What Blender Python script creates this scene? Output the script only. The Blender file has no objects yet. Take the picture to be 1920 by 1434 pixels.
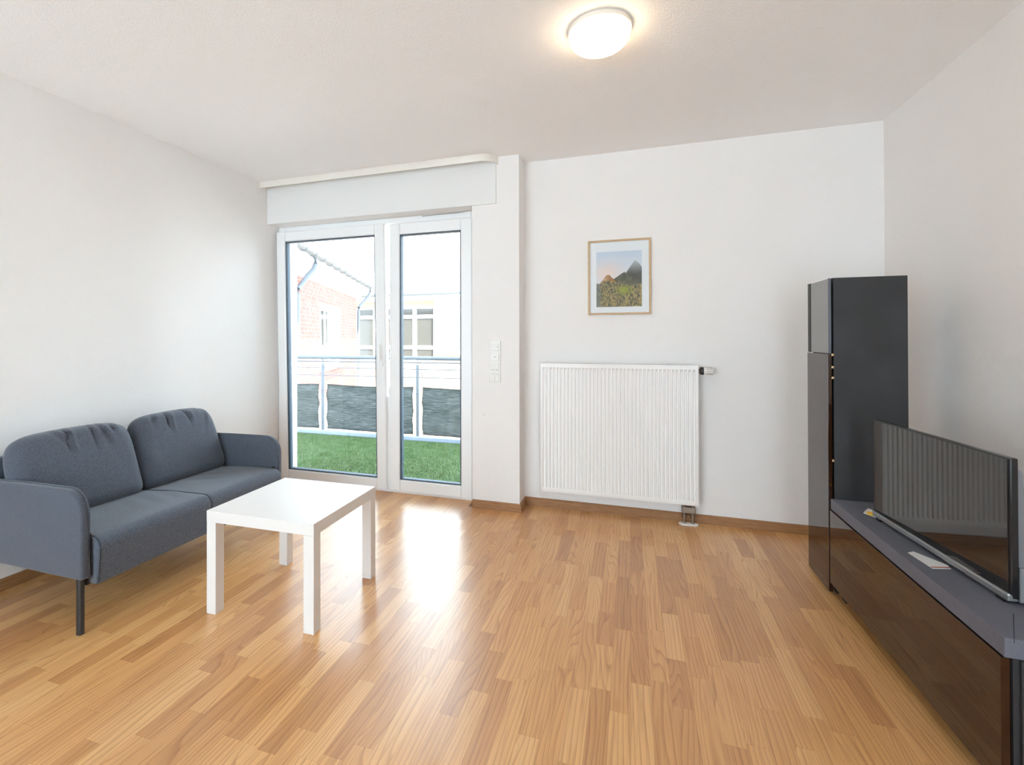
import bpy, bmesh, math, random
import numpy as np
from mathutils import Vector, Matrix
from math import sin, cos, pi, sqrt
random.seed(7)
S = bpy.context.scene
COL = S.collection

# ------------------------------------------------------------------ camera
W, HP = 1920, 1434
F, YAW, PITCH, ROLL, CH = 935.5, 0.3334, 0.0058, -0.0017, 1.2042
CX, CY = -102.5, -87.9
cam = bpy.data.cameras.new('camera'); camo = bpy.data.objects.new('camera', cam); COL.objects.link(camo)
cam.sensor_fit = 'HORIZONTAL'; cam.sensor_width = 36.0; cam.lens = F / W * 36.0
cam.shift_x = -CX / W; cam.shift_y = CY / W; cam.clip_start = 0.02; cam.clip_end = 300
CAMM = Matrix.Rotation(YAW, 4, 'Z') @ Matrix.Rotation(pi/2 + PITCH, 4, 'X') @ Matrix.Rotation(ROLL, 4, 'Z')
camo.matrix_world = Matrix.Translation((0, 0, CH)) @ CAMM
S.camera = camo

# ------------------------------------------------------------------ world, sun, exposure
wd = bpy.data.worlds.new('world'); S.world = wd; wd.use_nodes = True
bg = wd.node_tree.nodes['Background']; bg.inputs[0].default_value = (0.75, 0.87, 1.0, 1); bg.inputs[1].default_value = 6.5
sun = bpy.data.lights.new('sun', 'SUN'); sun.energy = 17; sun.angle = 0.01; sun.color = (1, .95, .86)
suno = bpy.data.objects.new('sun', sun); COL.objects.link(suno); suno.location = (10, -10, 20)
suno.rotation_euler = Vector((-.40, .55, -.75)).to_track_quat('-Z', 'Y').to_euler()
LAMP_E = 7.0
v = S.view_settings; v.view_transform = 'Standard'; v.look = 'None'; v.gamma = 1; v.use_curve_mapping = False; v.exposure = 0.82
S.cycles.diffuse_bounces = 8; S.cycles.max_bounces = 16; S.cycles.transparent_max_bounces = 16

# ------------------------------------------------------------------ room constants
H, XL, XR, D1, D2, YB, YO = 2.486, -2.854, 1.418, 3.416, 3.599, -1.6, 3.80
PX, JX, YD = -0.728, -1.07, 3.545          # pillar right edge, door jamb, door frame face
ZH = 2.157                                 # head of the door opening

# ------------------------------------------------------------------ materials
def nt(name):
    m = bpy.data.materials.new(name); m.use_nodes = True
    return m, m.node_tree, m.node_tree.nodes['Principled BSDF']
def mat(name, col, rough=.5, metal=0, spec=.5, bump=None, var=None, coat=0, sheen=0, ior=None, emit=None):
    m, t, b = nt(name)
    b.inputs['Base Color'].default_value = (*col, 1); b.inputs['Roughness'].default_value = rough
    b.inputs['Metallic'].default_value = metal; b.inputs['Specular IOR Level'].default_value = spec
    b.inputs['Coat Weight'].default_value = coat; b.inputs['Coat Roughness'].default_value = .04
    b.inputs['Sheen Weight'].default_value = sheen
    if ior: b.inputs['IOR'].default_value = ior
    if emit: b.inputs['Emission Color'].default_value = (*emit[0], 1); b.inputs['Emission Strength'].default_value = emit[1]
    tc = t.nodes.new('ShaderNodeNewGeometry')
    if var:   # (scale, colour2, stretch)
        n = t.nodes.new('ShaderNodeTexNoise'); n.inputs['Scale'].default_value = var[0]; n.inputs['Detail'].default_value = 4
        mp = t.nodes.new('ShaderNodeMapping'); mp.inputs['Scale'].default_value = var[2] if len(var) > 2 else (1, 1, 1)
        t.links.new(tc.outputs['Position'], mp.inputs[0]); t.links.new(mp.outputs[0], n.inputs['Vector'])
        r = t.nodes.new('ShaderNodeMapRange'); r.inputs[1].default_value = .35; r.inputs[2].default_value = .65
        t.links.new(n.outputs[0], r.inputs[0])
        mx = t.nodes.new('ShaderNodeMix'); mx.data_type = 'RGBA'; mx.inputs[6].default_value = (*col, 1); mx.inputs[7].default_value = (*var[1], 1)
        t.links.new(r.outputs[0], mx.inputs[0]); t.links.new(mx.outputs[2], b.inputs['Base Color'])
    if bump:  # (scale, distance, stretch)
        n = t.nodes.new('ShaderNodeTexNoise'); n.inputs['Scale'].default_value = bump[0]; n.inputs['Detail'].default_value = 5
        mp = t.nodes.new('ShaderNodeMapping'); mp.inputs['Scale'].default_value = bump[2] if len(bump) > 2 else (1, 1, 1)
        t.links.new(tc.outputs['Position'], mp.inputs[0]); t.links.new(mp.outputs[0], n.inputs['Vector'])
        bp = t.nodes.new('ShaderNodeBump'); bp.inputs['Distance'].default_value = bump[1]; bp.inputs['Strength'].default_value = 1
        t.links.new(n.outputs[0], bp.inputs['Height']); t.links.new(bp.outputs[0], b.inputs['Normal'])
    return m

def glass_mat(name, tint=(1, 1, 1), ior=1.45):
    m = bpy.data.materials.new(name); m.use_nodes = True; t = m.node_tree; t.nodes.clear()
    o = t.nodes.new('ShaderNodeOutputMaterial'); tr = t.nodes.new('ShaderNodeBsdfTransparent'); gl = t.nodes.new('ShaderNodeBsdfGlossy')
    tr.inputs[0].default_value = (*tint, 1); gl.inputs['Roughness'].default_value = 0.0
    fr = t.nodes.new('ShaderNodeFresnel'); fr.inputs[0].default_value = ior
    mx = t.nodes.new('ShaderNodeMixShader')
    t.links.new(fr.outputs[0], mx.inputs[0]); t.links.new(tr.outputs[0], mx.inputs[1]); t.links.new(gl.outputs[0], mx.inputs[2]); t.links.new(mx.outputs[0], o.inputs[0])
    return m

def wood_floor():
    m, t, b = nt('cherry_laminate'); N = t.nodes; L = t.links.new
    g = N.new('ShaderNodeNewGeometry'); oi = N.new('ShaderNodeObjectInfo')
    rn = N.new('ShaderNodeMath'); rn.operation = 'ADD'; L(oi.outputs['Random'], rn.inputs[0]); L(g.outputs['Random Per Island'], rn.inputs[1])
    fr = N.new('ShaderNodeMath'); fr.operation = 'FRACT'; L(rn.outputs[0], fr.inputs[0])
    wn = N.new('ShaderNodeTexWhiteNoise'); wn.noise_dimensions = '1D'; L(fr.outputs[0], wn.inputs['W'])
    sc = N.new('ShaderNodeVectorMath'); sc.operation = 'SCALE'; sc.inputs['Scale'].default_value = 23; L(wn.outputs['Color'], sc.inputs[0])
    ad = N.new('ShaderNodeVectorMath'); ad.operation = 'ADD'; L(g.outputs['Position'], ad.inputs[0]); L(sc.outputs[0], ad.inputs[1])
    # fine streaks
    mp = N.new('ShaderNodeMapping'); mp.inputs['Scale'].default_value = (110, 4, 1); L(ad.outputs[0], mp.inputs[0])
    n1 = N.new('ShaderNodeTexNoise'); n1.inputs['Scale'].default_value = 1; n1.inputs['Detail'].default_value = 3; L(mp.outputs[0], n1.inputs['Vector'])
    # figure: straight grain lines that bend into cathedrals on some staves
    mp2 = N.new('ShaderNodeMapping'); mp2.inputs['Scale'].default_value = (11, 1.5, 1); L(ad.outputs[0], mp2.inputs[0])
    n2 = N.new('ShaderNodeTexNoise'); n2.inputs['Scale'].default_value = 1; n2.inputs['Detail'].default_value = 1.2; n2.inputs['Roughness'].default_value = .35; L(mp2.outputs[0], n2.inputs['Vector'])
    pw = N.new('ShaderNodeMath'); pw.operation = 'POWER'; pw.inputs[1].default_value = 1.6; sx = N.new('ShaderNodeSeparateXYZ'); L(wn.outputs['Color'], sx.inputs[0]); L(sx.outputs[1], pw.inputs[0])
    am = N.new('ShaderNodeMath'); am.operation = 'MULTIPLY_ADD'; am.inputs[1].default_value = 15; am.inputs[2].default_value = 2.5; L(pw.outputs[0], am.inputs[0])
    mu0 = N.new('ShaderNodeMath'); mu0.operation = 'MULTIPLY'; L(n2.outputs[0], mu0.inputs[0]); L(am.outputs[0], mu0.inputs[1])
    sx2 = N.new('ShaderNodeSeparateXYZ'); L(ad.outputs[0], sx2.inputs[0])
    mu = N.new('ShaderNodeMath'); mu.operation = 'MULTIPLY_ADD'; mu.inputs[1].default_value = 62; L(sx2.outputs[0], mu.inputs[0]); L(mu0.outputs[0], mu.inputs[2])
    f2 = N.new('ShaderNodeMath'); f2.operation = 'FRACT'; L(mu.outputs[0], f2.inputs[0])
    cr = N.new('ShaderNodeValToRGB'); e = cr.color_ramp.elements
    e[0].position = 0; e[0].color = (0, 0, 0, 1); e[1].position = 1; e[1].color = (0, 0, 0, 1)
    k = cr.color_ramp.elements.new(.62); k.color = (.25, .25, .25, 1); k = cr.color_ramp.elements.new(.90); k.color = (1, 1, 1, 1)
    L(f2.outputs[0], cr.inputs[0])
    # tone of the stave
    tone = N.new('ShaderNodeValToRGB'); e = tone.color_ramp.elements
    e[0].position = 0; e[0].color = (.57, .275, .098, 1); e[1].position = 1; e[1].color = (.80, .460, .188, 1)
    k = tone.color_ramp.elements.new(.22); k.color = (.65, .325, .118, 1)
    k = tone.color_ramp.elements.new(.6); k.color = (.74, .392, .148, 1)
    L(wn.outputs['Value'], tone.inputs[0])
    mA = N.new('ShaderNodeMix'); mA.data_type = 'RGBA'; mA.blend_type = 'MULTIPLY'; mA.inputs[7].default_value = (.66, .56, .46, 1)
    fA = N.new('ShaderNodeMath'); fA.operation = 'MULTIPLY'; fA.inputs[1].default_value = .72; L(cr.outputs[0], fA.inputs[0])
    L(fA.outputs[0], mA.inputs[0]); L(tone.outputs[0], mA.inputs[6])
    mB = N.new('ShaderNodeMix'); mB.data_type = 'RGBA'; mB.blend_type = 'MULTIPLY'; mB.inputs[7].default_value = (.72, .63, .54, 1)
    r = N.new('ShaderNodeMapRange'); r.inputs[1].default_value = .5; r.inputs[2].default_value = .72; r.inputs[3].default_value = 0; r.inputs[4].default_value = .7
    L(n1.outputs[0], r.inputs[0]); L(r.outputs[0], mB.inputs[0]); L(mA.outputs[2], mB.inputs[6])
    L(mB.outputs[2], b.inputs['Base Color'])
    b.inputs['Roughness'].default_value = .34; b.inputs['Specular IOR Level'].default_value = .5
    b.inputs['Coat Weight'].default_value = .45; b.inputs['Coat Roughness'].default_value = .24
    return m

M = {}
M['wall'] = mat('white_woodchip_wallpaper', (.86, .832, .812), .85, spec=.2, bump=(170, .0016))
M['ceil'] = mat('white_textured_ceiling', (.93, .908, .893), .9, spec=.15, bump=(120, .0022))
M['smooth'] = mat('white_painted_smooth', (.80, .79, .775), .55, spec=.3)
M['pvc'] = mat('white_pvc', (.89, .89, .89), .28, spec=.5)
M['rail'] = mat('ivory_plastic', (.82, .77, .70), .4)
M['enamel'] = mat('white_enamel', (.84, .81, .785), .3)
M['plastic'] = mat('white_switch_plastic', (.80, .78, .75), .35)
M['greyprint'] = mat('grey_print', (.35, .33, .32), .6)
M['gasket'] = mat('dark_rubber_gasket', (.035, .06, .09), .6)
M['glass'] = glass_mat('window_glass', (.93, .96, .95))
M['clear'] = glass_mat('picture_glass', (1, 1, 1), 1.35)
M['floor'] = wood_floor()
M['base'] = mat('brown_floor_base', (.24, .11, .045), .7)
M['skirt'] = mat('wood_skirting', (.40, .20, .085), .4, var=(5, (.29, .135, .055), (3, 3, 60)))
M['skirt2'] = mat('wood_skirting_groove', (.20, .09, .035), .5)
M['fabric'] = mat('grey_blue_fabric', (.058, .068, .088), .95, spec=.15, var=(420, (.122, .139, .174), (1, .45, 1)), bump=(700, .0006, (1, .5, 1)), sheen=.25)
M['seam'] = mat('dark_seam', (.03, .035, .042), .9)
M['blacksteel'] = mat('black_steel', (.022, .021, .022), .38)
M['lack'] = mat('white_foil', (.77, .735, .705), .42, spec=.45)
M['gloss'] = mat('black_gloss_glass', (.030, .011, .005), .015, spec=.55, ior=1.5)  # brown in the black base imitates the reflected floor
M['smoke'] = mat('smoked_glass', (.08, .078, .075), .03, spec=1.0, ior=2.2)
M['carcass'] = mat('black_matt_laminate', (.032, .031, .031), .5, spec=.3, var=(5, (.040, .040, .043)))
M['greytop'] = mat('grey_blue_laminate', (.115, .120, .150), .62, spec=.35, var=(420, (.150, .155, .185)))
M['screen'] = mat('tv_screen', (.012, .011, .011), .03, spec=.6, ior=1.6)
M['tvblack'] = mat('tv_black_gloss', (.012, .012, .013), .15)
M['tvgrey'] = mat('tv_grey_plastic', (.20, .20, .215), .4)
M['bezel'] = mat('tv_silver_bezel', (.32, .32, .32), .25, metal=.6)
M['brass'] = mat('brass', (.55, .38, .20), .3, metal=1)
M['nickel'] = mat('nickel_brown_metal', (.27, .22, .18), .35, metal=.9)
M['chrome'] = mat('chrome_white', (.75, .73, .71), .2, metal=.35)
M['oak'] = mat('pale_oak_frame', (.50, .33, .18), .5, var=(8, (.60, .42, .25), (6, 6, 40)))
M['mat'] = mat('white_mat_board', (.88, .88, .88), .8)
M['card'] = mat('white_card', (.75, .74, .73), .6)
M['cardred'] = mat('red_print', (.45, .07, .04), .6)
M['yellow'] = mat('yellow_plastic', (.80, .48, .05), .45)
M['diff'] = mat('lamp_diffuser', (.9, .88, .84), .4, emit=((1.0, .76, .48), LAMP_E))
M['lampbase'] = mat('lamp_base', (.75, .70, .62), .5)
M['galv'] = mat('galvanised_steel', (.10, .115, .135), .55)
M['galv2'] = mat('pale_zinc', (.085, .09, .095), .55)
M['screenfab'] = mat('grey_privacy_fabric', (.16, .182, .182), .95, spec=.1, var=(14, (.28, .30, .30), (.6, 1, 6)), bump=(16, .05, (.7, 1, 7)))
M['kerb'] = mat('blue_grey_kerb', (.22, .26, .34), .6)
M['grass'] = mat('artificial_turf', (.080, .140, .045), .75, spec=.2, var=(9, (.15, .21, .10)))
M['turfbase'] = mat('turf_backing', (.030, .070, .020), .9)
M['brick'] = mat('red_brick', (.24, .074, .060), .9, var=(6, (.30, .108, .090)))
M['mortar'] = mat('pale_mortar', (.50, .47, .44), .95)
M['render'] = mat('cream_render', (.42, .28, .175), .9)
M['whiterender'] = mat('white_render', (.85, .85, .84), .9)
M['rooftile'] = mat('pale_roof_tile', (.80, .79, .78), .6)
M['pane'] = mat('far_window_pane', (.055, .052, .047), .1)
M['curtain'] = mat('far_curtain', (.7, .7, .7), .9)
M['concrete'] = mat('concrete', (.5, .5, .5), .9)

# ------------------------------------------------------------------ mesh helpers (world coordinates)
def B(): return bmesh.new()
def box(bm, x0, x1, y0, y1, z0, z1, bev=0, seg=2):
    vs = [bm.verts.new((x, y, z)) for z in (z0, z1) for y in (y0, y1) for x in (x0, x1)]
    fs = [bm.faces.new([vs[i] for i in f]) for f in ((0, 2, 3, 1), (4, 5, 7, 6), (0, 1, 5, 4), (2, 6, 7, 3), (0, 4, 6, 2), (1, 3, 7, 5))]
    if bev:
        es = list({e for f in fs for e in f.edges})
        bmesh.ops.bevel(bm, geom=es, offset=bev, segments=seg, affect='EDGES', profile=.5)
    return bm
def bxm(*a, **k): return box(B(), *a, **k)
def prism(bm, pts, axis, a0, a1, bev=0):
    """closed 2-D outline extruded along axis (0,1,2); pts are the other two coordinates in order"""
    def mk(p, a):
        c = [0, 0, 0]; o = [i for i in range(3) if i != axis]; c[axis] = a; c[o[0]], c[o[1]] = p
        return bm.verts.new(c)
    A = [mk(p, a0) for p in pts]; Bv = [mk(p, a1) for p in pts]; n = len(pts)
    fs = [bm.faces.new(A), bm.faces.new(Bv[::-1])] + [bm.faces.new((A[i], Bv[i], Bv[(i+1) % n], A[(i+1) % n])) for i in range(n)]
    bmesh.ops.recalc_face_normals(bm, faces=fs)
    if bev:
        es = list(set(fs[0].edges) | set(fs[1].edges))
        bmesh.ops.bevel(bm, geom=es, offset=bev, segments=3, affect='EDGES', profile=.5)
    return bm
def tube(bm, pts, r, n=12, cap=True, flat=None):
    pts = [Vector(p) for p in pts]; rings = []
    up = Vector((0, 0, 1))
    for i, p in enumerate(pts):
        d = (pts[min(i+1, len(pts)-1)] - pts[max(i-1, 0)]).normalized()
        u = d.cross(up)
        if u.length < 1e-3: u = d.cross(Vector((0, 1, 0)))
        u.normalize(); w = d.cross(u).normalized()
        rr = r[i] if isinstance(r, (list, tuple)) else r
        ra, rb = (rr, rr) if flat is None else (rr*flat[0], rr*flat[1])
        rings.append([bm.verts.new(p + u*ra*cos(2*pi*k/n) + w*rb*sin(2*pi*k/n)) for k in range(n)])
    for a, b in zip(rings, rings[1:]):
        for k in range(n): bm.faces.new((a[k], a[(k+1) % n], b[(k+1) % n], b[k]))
    if cap: bm.faces.new(rings[0][::-1]); bm.faces.new(rings[-1])
    bmesh.ops.recalc_face_normals(bm, faces=bm.faces)
    return bm
def lathe(bm, prof, c, n=48):
    rings = []
    for r, z in prof:
        if r < 1e-6: rings.append([bm.verts.new((c[0], c[1], c[2]+z))])
        else: rings.append([bm.verts.new((c[0]+r*cos(2*pi*k/n), c[1]+r*sin(2*pi*k/n), c[2]+z)) for k in range(n)])
    for a, b in zip(rings, rings[1:]):
        for k in range(n):
            f = [a[k % len(a)], a[(k+1) % len(a)], b[(k+1) % len(b)], b[k % len(b)]]
            f = list(dict.fromkeys(f))
            if len(f) > 2: bm.faces.new(f)
    bmesh.ops.recalc_face_normals(bm, faces=bm.faces)
    return bm

def empty(name, loc, rz=0):
    o = bpy.data.objects.new(name, None); COL.objects.link(o); o.location = loc; o.rotation_euler = (0, 0, rz); o.empty_display_size = .05
    o['_inv'] = 0
    return o
ROOTM = {}
def ob(name, bm, m, parent=None, smooth=False, loc=None, rz=0):
    """link one mesh; world-space bm is moved into the parent's (or its own) local space"""
    me = bpy.data.meshes.new(name)
    if parent is not None:
        p = parent
        while p.parent: p = p.parent
        mw = Matrix.Translation(p.location) @ Matrix.Rotation(p.rotation_euler.z, 4, 'Z')
    else:
        if loc is None:
            xs = [q.co for q in bm.verts]
            loc = ((min(c.x for c in xs)+max(c.x for c in xs))/2, (min(c.y for c in xs)+max(c.y for c in xs))/2, min(c.z for c in xs))
        mw = Matrix.Translation(loc) @ Matrix.Rotation(rz, 4, 'Z')
    bm.transform(mw.inverted())
    if smooth:
        for f in bm.faces: f.smooth = True
    bm.to_mesh(me); bm.free(); me.materials.append(M[m] if isinstance(m, str) else m)
    if smooth == 'auto':
        me.set_sharp_from_angle(angle=math.radians(35))
    o = bpy.data.objects.new(name, me); COL.objects.link(o)
    if parent is not None: o.parent = parent
    else: o.location = loc; o.rotation_euler = (0, 0, rz)
    return o
def tag(o, label, cat=None, group=None, kind=None):
    if label: o['label'] = label
    if cat: o['category'] = cat
    if group: o['group'] = group
    if kind: o['kind'] = kind
    return o
def struct(name, bm, m, label, cat, **k): return tag(ob(name, bm, m, **k), label, cat, kind='structure')

# ================================================================== ROOM SHELL
T = .25
floor = struct('floor', bxm(XL-T, XR+T, YB-T, 3.62, -.20, -.0015), 'base', 'cherry-coloured laminate strip floor of the living room', 'floor')
struct('ceiling', bxm(XL-T, XR+T, YB-T, YO, H, H+.25), 'ceil', 'white textured plaster ceiling with the round lamp', 'ceiling')
struct('wall_left', bxm(XL-T, XL, YB-T, YO, -.2, H), 'wall', 'white wallpapered wall behind the grey sofa', 'wall')
struct('wall_right', bxm(XR, XR+T, YB-T, YO, -.2, H), 'wall', 'white wallpapered wall behind the television', 'wall')
# wall behind the viewer: two floor-length glazed openings added for fill light
RZ_ = 2.36; RW = ((-2.75, -.85), (.42, 1.36))
bm = B()
for x0, x1 in ((XL, RW[0][0]), (RW[0][1], RW[1][0]), (RW[1][1], XR)): box(bm, x0, x1, YB-T, YB, -.2, H)
for x0, x1 in RW: box(bm, x0, x1, YB-T, YB, RZ_, H)
struct('wall_rear', bm, 'wall', 'white wall behind the viewer with two floor-length windows added for fill light', 'wall')
for n_, ((x0, x1), lb) in enumerate(zip(RW, ('wide', 'narrow'))):  # unseen windows, added to brighten the surfaces that face the camera
    bm = B(); xm = (x0+x1)/2
    for xa in ((x0, x0+.07), (x1-.07, x1))+(((xm-.05, xm+.05),) if n_ == 0 else ()): box(bm, *xa, YB-.16, YB-.10, 0, RZ_)
    box(bm, x0, x1, YB-.16, YB-.10, -.2, .08); box(bm, x0, x1, YB-.16, YB-.10, RZ_-.07, RZ_)
    w_ = struct('window_%d' % (n_+1), bm, 'pvc', lb+' floor-length white-framed window added for fill light behind the viewer', 'window')
    for xa, xb in (((x0+.07, xm-.05), (xm+.05, x1-.07)) if n_ == 0 else ((x0+.07, x1-.07),)): ob('pane', bxm(xa, xb, YB-.135, YB-.128, .08, RZ_-.07), 'glass', w_)
struct('wall_back', bxm(PX, XR, D2, YO, -.2, H), 'wall', 'white wall with radiator and framed picture', 'wall')
struct('wall_pillar', bxm(JX, PX, D1, YO, -.2, H), 'wall', 'white projecting pillar between balcony door and radiator', 'wall')
struct('wall_lintel', bxm(XL, JX, D1, YO, ZH, H), 'wall', 'white lintel wall above the balcony door', 'wall')
# own building outside: the roof edge that shades the balcony
struct('roof', bxm(XL-2.2, XR+2.5, YB-T-.05, YO+.28, H+.25, H+1.05), 'whiterender', 'roof slab of the house above the balcony door', 'roof')

# laminate staves
STV = bmesh.new(); box(STV, -.5, .5, -.5, .5, -.0014, 0); me_st = bpy.data.meshes.new('plank'); STV.to_mesh(me_st); STV.free(); me_st.materials.append(M['floor'])
iv = camo.matrix_world.inverted()
def px(P):
    q = iv @ Vector(P)
    if q.z > -.05: return None
    return (W/2+CX+F*q.x/-q.z, HP/2+CY-F*q.y/-q.z)
wst = .0648; rest = B(); staves = []
nx = int((XR-XL)/wst)+1
for i in range(nx):
    x0 = XL+i*wst; x1 = min(x0+wst, XR)
    yend = D2 if x0 > PX-.02 else (YD+.03 if x1 < JX else D1)
    y = .15-random.random()*.45
    while y < yend:
        ln = random.choice((.26, .33, .40, .46, .52))+random.uniform(-.03, .03)
        y1 = min(y+ln, yend)
        if yend-y1 < .07: y1 = yend
        staves.append((x0+.0002, x1-.0002, y+.0002, y1-.0002)); y = y1
vis = []
for s in staves:
    c = ((s[0]+s[1])/2, (s[2]+s[3])/2, 0); q = px(c); a = 0
    if q and -40 < q[0] < 1960 and q[1] < 1474:
        ps = [px((s[a_], s[b_], 0)) for a_, b_ in ((0, 2), (1, 2), (1, 3), (0, 3))]
        if all(ps): a = abs(sum(ps[k][0]*ps[(k+1) % 4][1]-ps[(k+1) % 4][0]*ps[k][1] for k in range(4)))/2
        if (c[0] < -2.15 and 1.5 < c[1] < 2.65) or (c[0] > .9 and c[1] < 3.1): a *= .05
    vis.append(a)
order = sorted(range(len(staves)), key=lambda k: -vis[k])
fl = Vector(floor.location)
for n, k in enumerate(order):
    s = staves[k]
    if n < 298:
        o = bpy.data.objects.new('plank', me_st); COL.objects.link(o); o.parent = floor
        o.location = Vector(((s[0]+s[1])/2, (s[2]+s[3])/2, 0))-fl; o.scale = (s[1]-s[0], s[3]-s[2], 1)
    else:
        box(rest, *s, -.0014, 0)
tag(ob('laminate_strips', rest, 'floor', floor), None, kind='stuff')

# skirting boards
def skirt(name, path, label):
    """path: list of (x,y) along the wall foot, room on the right-hand side given by normals computed from offsets"""
    prof = [(0, 0), (.016, 0), (.016, .012), (.013, .016), (.013, .034), (.010, .040), (.010, .048), (.004, .056), (0, .056)]
    bm = B(); P = [Vector((x, y)) for x, y in path]; nP = len(P); rings = []
    for i, p in enumerate(P):
        ns = []
        if i > 0: d = (P[i]-P[i-1]).normalized(); ns.append(Vector((d.y, -d.x)))
        if i < nP-1: d = (P[i+1]-P[i]).normalized(); ns.append(Vector((d.y, -d.x)))
        n = sum(ns, Vector((0, 0))); n.normalize(); k = 1/max(.3, n.dot(ns[0]))
        rings.append([bm.verts.new((p.x+n.x*a*k, p.y+n.y*a*k, b)) for a, b in prof])
    m_ = len(prof)
    for a, b in zip(rings, rings[1:]):
        for k in range(m_): bm.faces.new((a[k], a[(k+1) % m_], b[(k+1) % m_], b[k]))
    bm.faces.new(rings[0]); bm.faces.new(rings[-1][::-1]); bmesh.ops.recalc_face_normals(bm, faces=bm.faces)
    return struct(name, bm, 'skirt', label, 'baseboard')
skirt('baseboard_back', [(JX+.001, D1), (PX, D1), (PX, D2), (XR, D2)], 'brown wooden skirting board running round the pillar and under the radiator')
skirt('baseboard_left', [(XL, YB), (XL, YD-.02)], 'brown wooden skirting board behind the grey sofa')
skirt('baseboard_right', [(XR, D2-.02), (XR, YB)], 'brown wooden skirting board behind the television bench')

# ================================================================== ROLLER SHUTTER BOX, CURTAIN RAIL
bm = bxm(XL, -.890, D1-.012, D1+.02, 2.156, H, bev=.003)
struct('trim_1', bm, 'smooth', 'white roller shutter box panel above the balcony door', 'shutter box')
cr_ = empty('curtain_rail', (-1.85, D1, 2.44))
tag(cr_, 'white curtain rail with rounded end along the ceiling above the balcony door', 'curtain rail')
path = [(XL, 3.322)]
path += [(-.985+.10*sin(a), 3.422-.10*cos(a)) for a in [k*pi/2/12 for k in range(13)]]
path = path[:-1]+[(-.885, D1-.0005)]
bm = B(); ringo = []
for i, (x, y) in enumerate(path):
    if i == 0: n = Vector((0, -1))
    elif i == len(path)-1: n = Vector((1, 0))
    else:
        d = (Vector(path[i+1])-Vector(path[i-1])).normalized(); n = Vector((d.y, -d.x))
    ringo.append([bm.verts.new((x+n.x*a, y+n.y*a, z)) for a, z in ((0, 2.437), (.002, 2.434), (.007, 2.434), (.009, 2.437), (.009, H-.001), (0, H-.001))])
for a, b in zip(ringo, ringo[1:]):
    for k in range(6): bm.faces.new((a[k], a[(k+1) % 6], b[(k+1) % 6], b[k]))
bm.faces.new(ringo[0]); bm.faces.new(ringo[-1][::-1]); bmesh.ops.recalc_face_normals(bm, faces=bm.faces)
ob('valance', bm, 'rail', cr_, smooth='auto')
ob('track', bxm(XL, -1.0, 3.345, 3.40, 2.462, H-.001, bev=.004), 'rail', cr_)
ob('runner', lathe(B(), [(0, -.018), (.008, -.014), (.008, 0), (0, 0)], (-.985, 3.365, 2.462), 12), 'brass', cr_, smooth=True)

# ================================================================== BALCONY DOOR
def frame_bm(bm, x0, x1, z0, z1, y0, y1, w, wb=None, bev=.006):
    wb = w if wb is None else wb
    for a in ((x0, x0+w, z0, z1), (x1-w, x1, z0, z1), (x0+w, x1-w, z1-w, z1), (x0+w, x1-w, z0, z0+wb)):
        box(bm, a[0], a[1], y0, y1, a[2], a[3], bev=bev)
    return bm
FX0, FX1 = XL+.002, JX-.002
bm = B(); frame_bm(bm, FX0, FX1, -.012, ZH-.001, YD, YD+.075, .045, .03)
door = struct('door_1', bm, 'pvc', 'white double-leaf glazed balcony door with left leaf tilted open', 'door')
def leaf(x0, x1, z0, z1, w, tilt, label, handle):
    bm = B(); y0, y1 = YD-.018, YD+.055
    frame_bm(bm, x0, x1, z0, z1, y0, y1, w, w+.005, bev=.010)
    # glazing bead
    g0, g1, h0, h1 = x0+w, x1-w, z0+w+.005, z1-w
    rot = Matrix.Translation((0, YD, z0)) @ Matrix.Rotation(tilt, 4, 'X') @ Matrix.Translation((0, -YD, -z0))
    bm.transform(rot)
    lf = tag(ob('leaf', bm, 'pvc', door), label)
    bm = B(); frame_bm(bm, g0-.001, g1+.001, h0-.001, h1+.001, y0+.012, y1-.012, .009, bev=0); bm.transform(rot); ob('gasket', bm, 'gasket', lf)
    bm = bxm(g0, g1, y0+.026, y0+.032, h0, h1); bm.transform(rot); ob('pane', bm, 'glass', lf)
    if handle:
        hx = x1-.032
        bm = bxm(hx-.014, hx+.014, y0-.010, y0, .985, 1.055, bev=.004)
        bm2 = tube(bm, [(hx, y0-.008, 1.035), (hx, y0-.045, 1.035)], .009, 10)
        tube(bm, [(hx, y0-.045, 1.045), (hx, y0-.046, 1.10), (hx, y0-.046, 1.165)], [.010, .010, .009], 10, flat=(1, .7))
        bm.transform(rot); ob('handle', bm, 'pvc', lf, smooth='auto')
    return lf
# tilt about the lower edge so that the top leans into the room
leaf(-2.825, -1.812, .012, 2.105, .084, 1.3*pi/180, 'tilted glazed leaf with white frame', True)
rl = leaf(-1.788, -1.108, .012, 2.105, .088, 0, 'closed glazed leaf with white frame', False)
ob('overlap_strip', bxm(-1.820, -1.790, YD+.01, YD+.05, .02, .75, bev=.003), 'pvc', door)
ob('lock_strip', bxm(-1.7905, -1.7885, YD+.015, YD+.035, .2, 1.9), 'galv2', door)
for z in (.42, 1.0): ob('lock_keep', bxm(-1.829, -1.8225, YD+.02, YD+.035, z, z+.055), 'gasket', door)
ob('cord', tube(B(), [(-1.50, YD-.03, 2.140), (-1.35, YD-.05, 2.136), (-1.20, YD-.045, 2.139), (-1.075, YD-.05, 2.145)], .0025, 6), 'greyprint', door)

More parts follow.
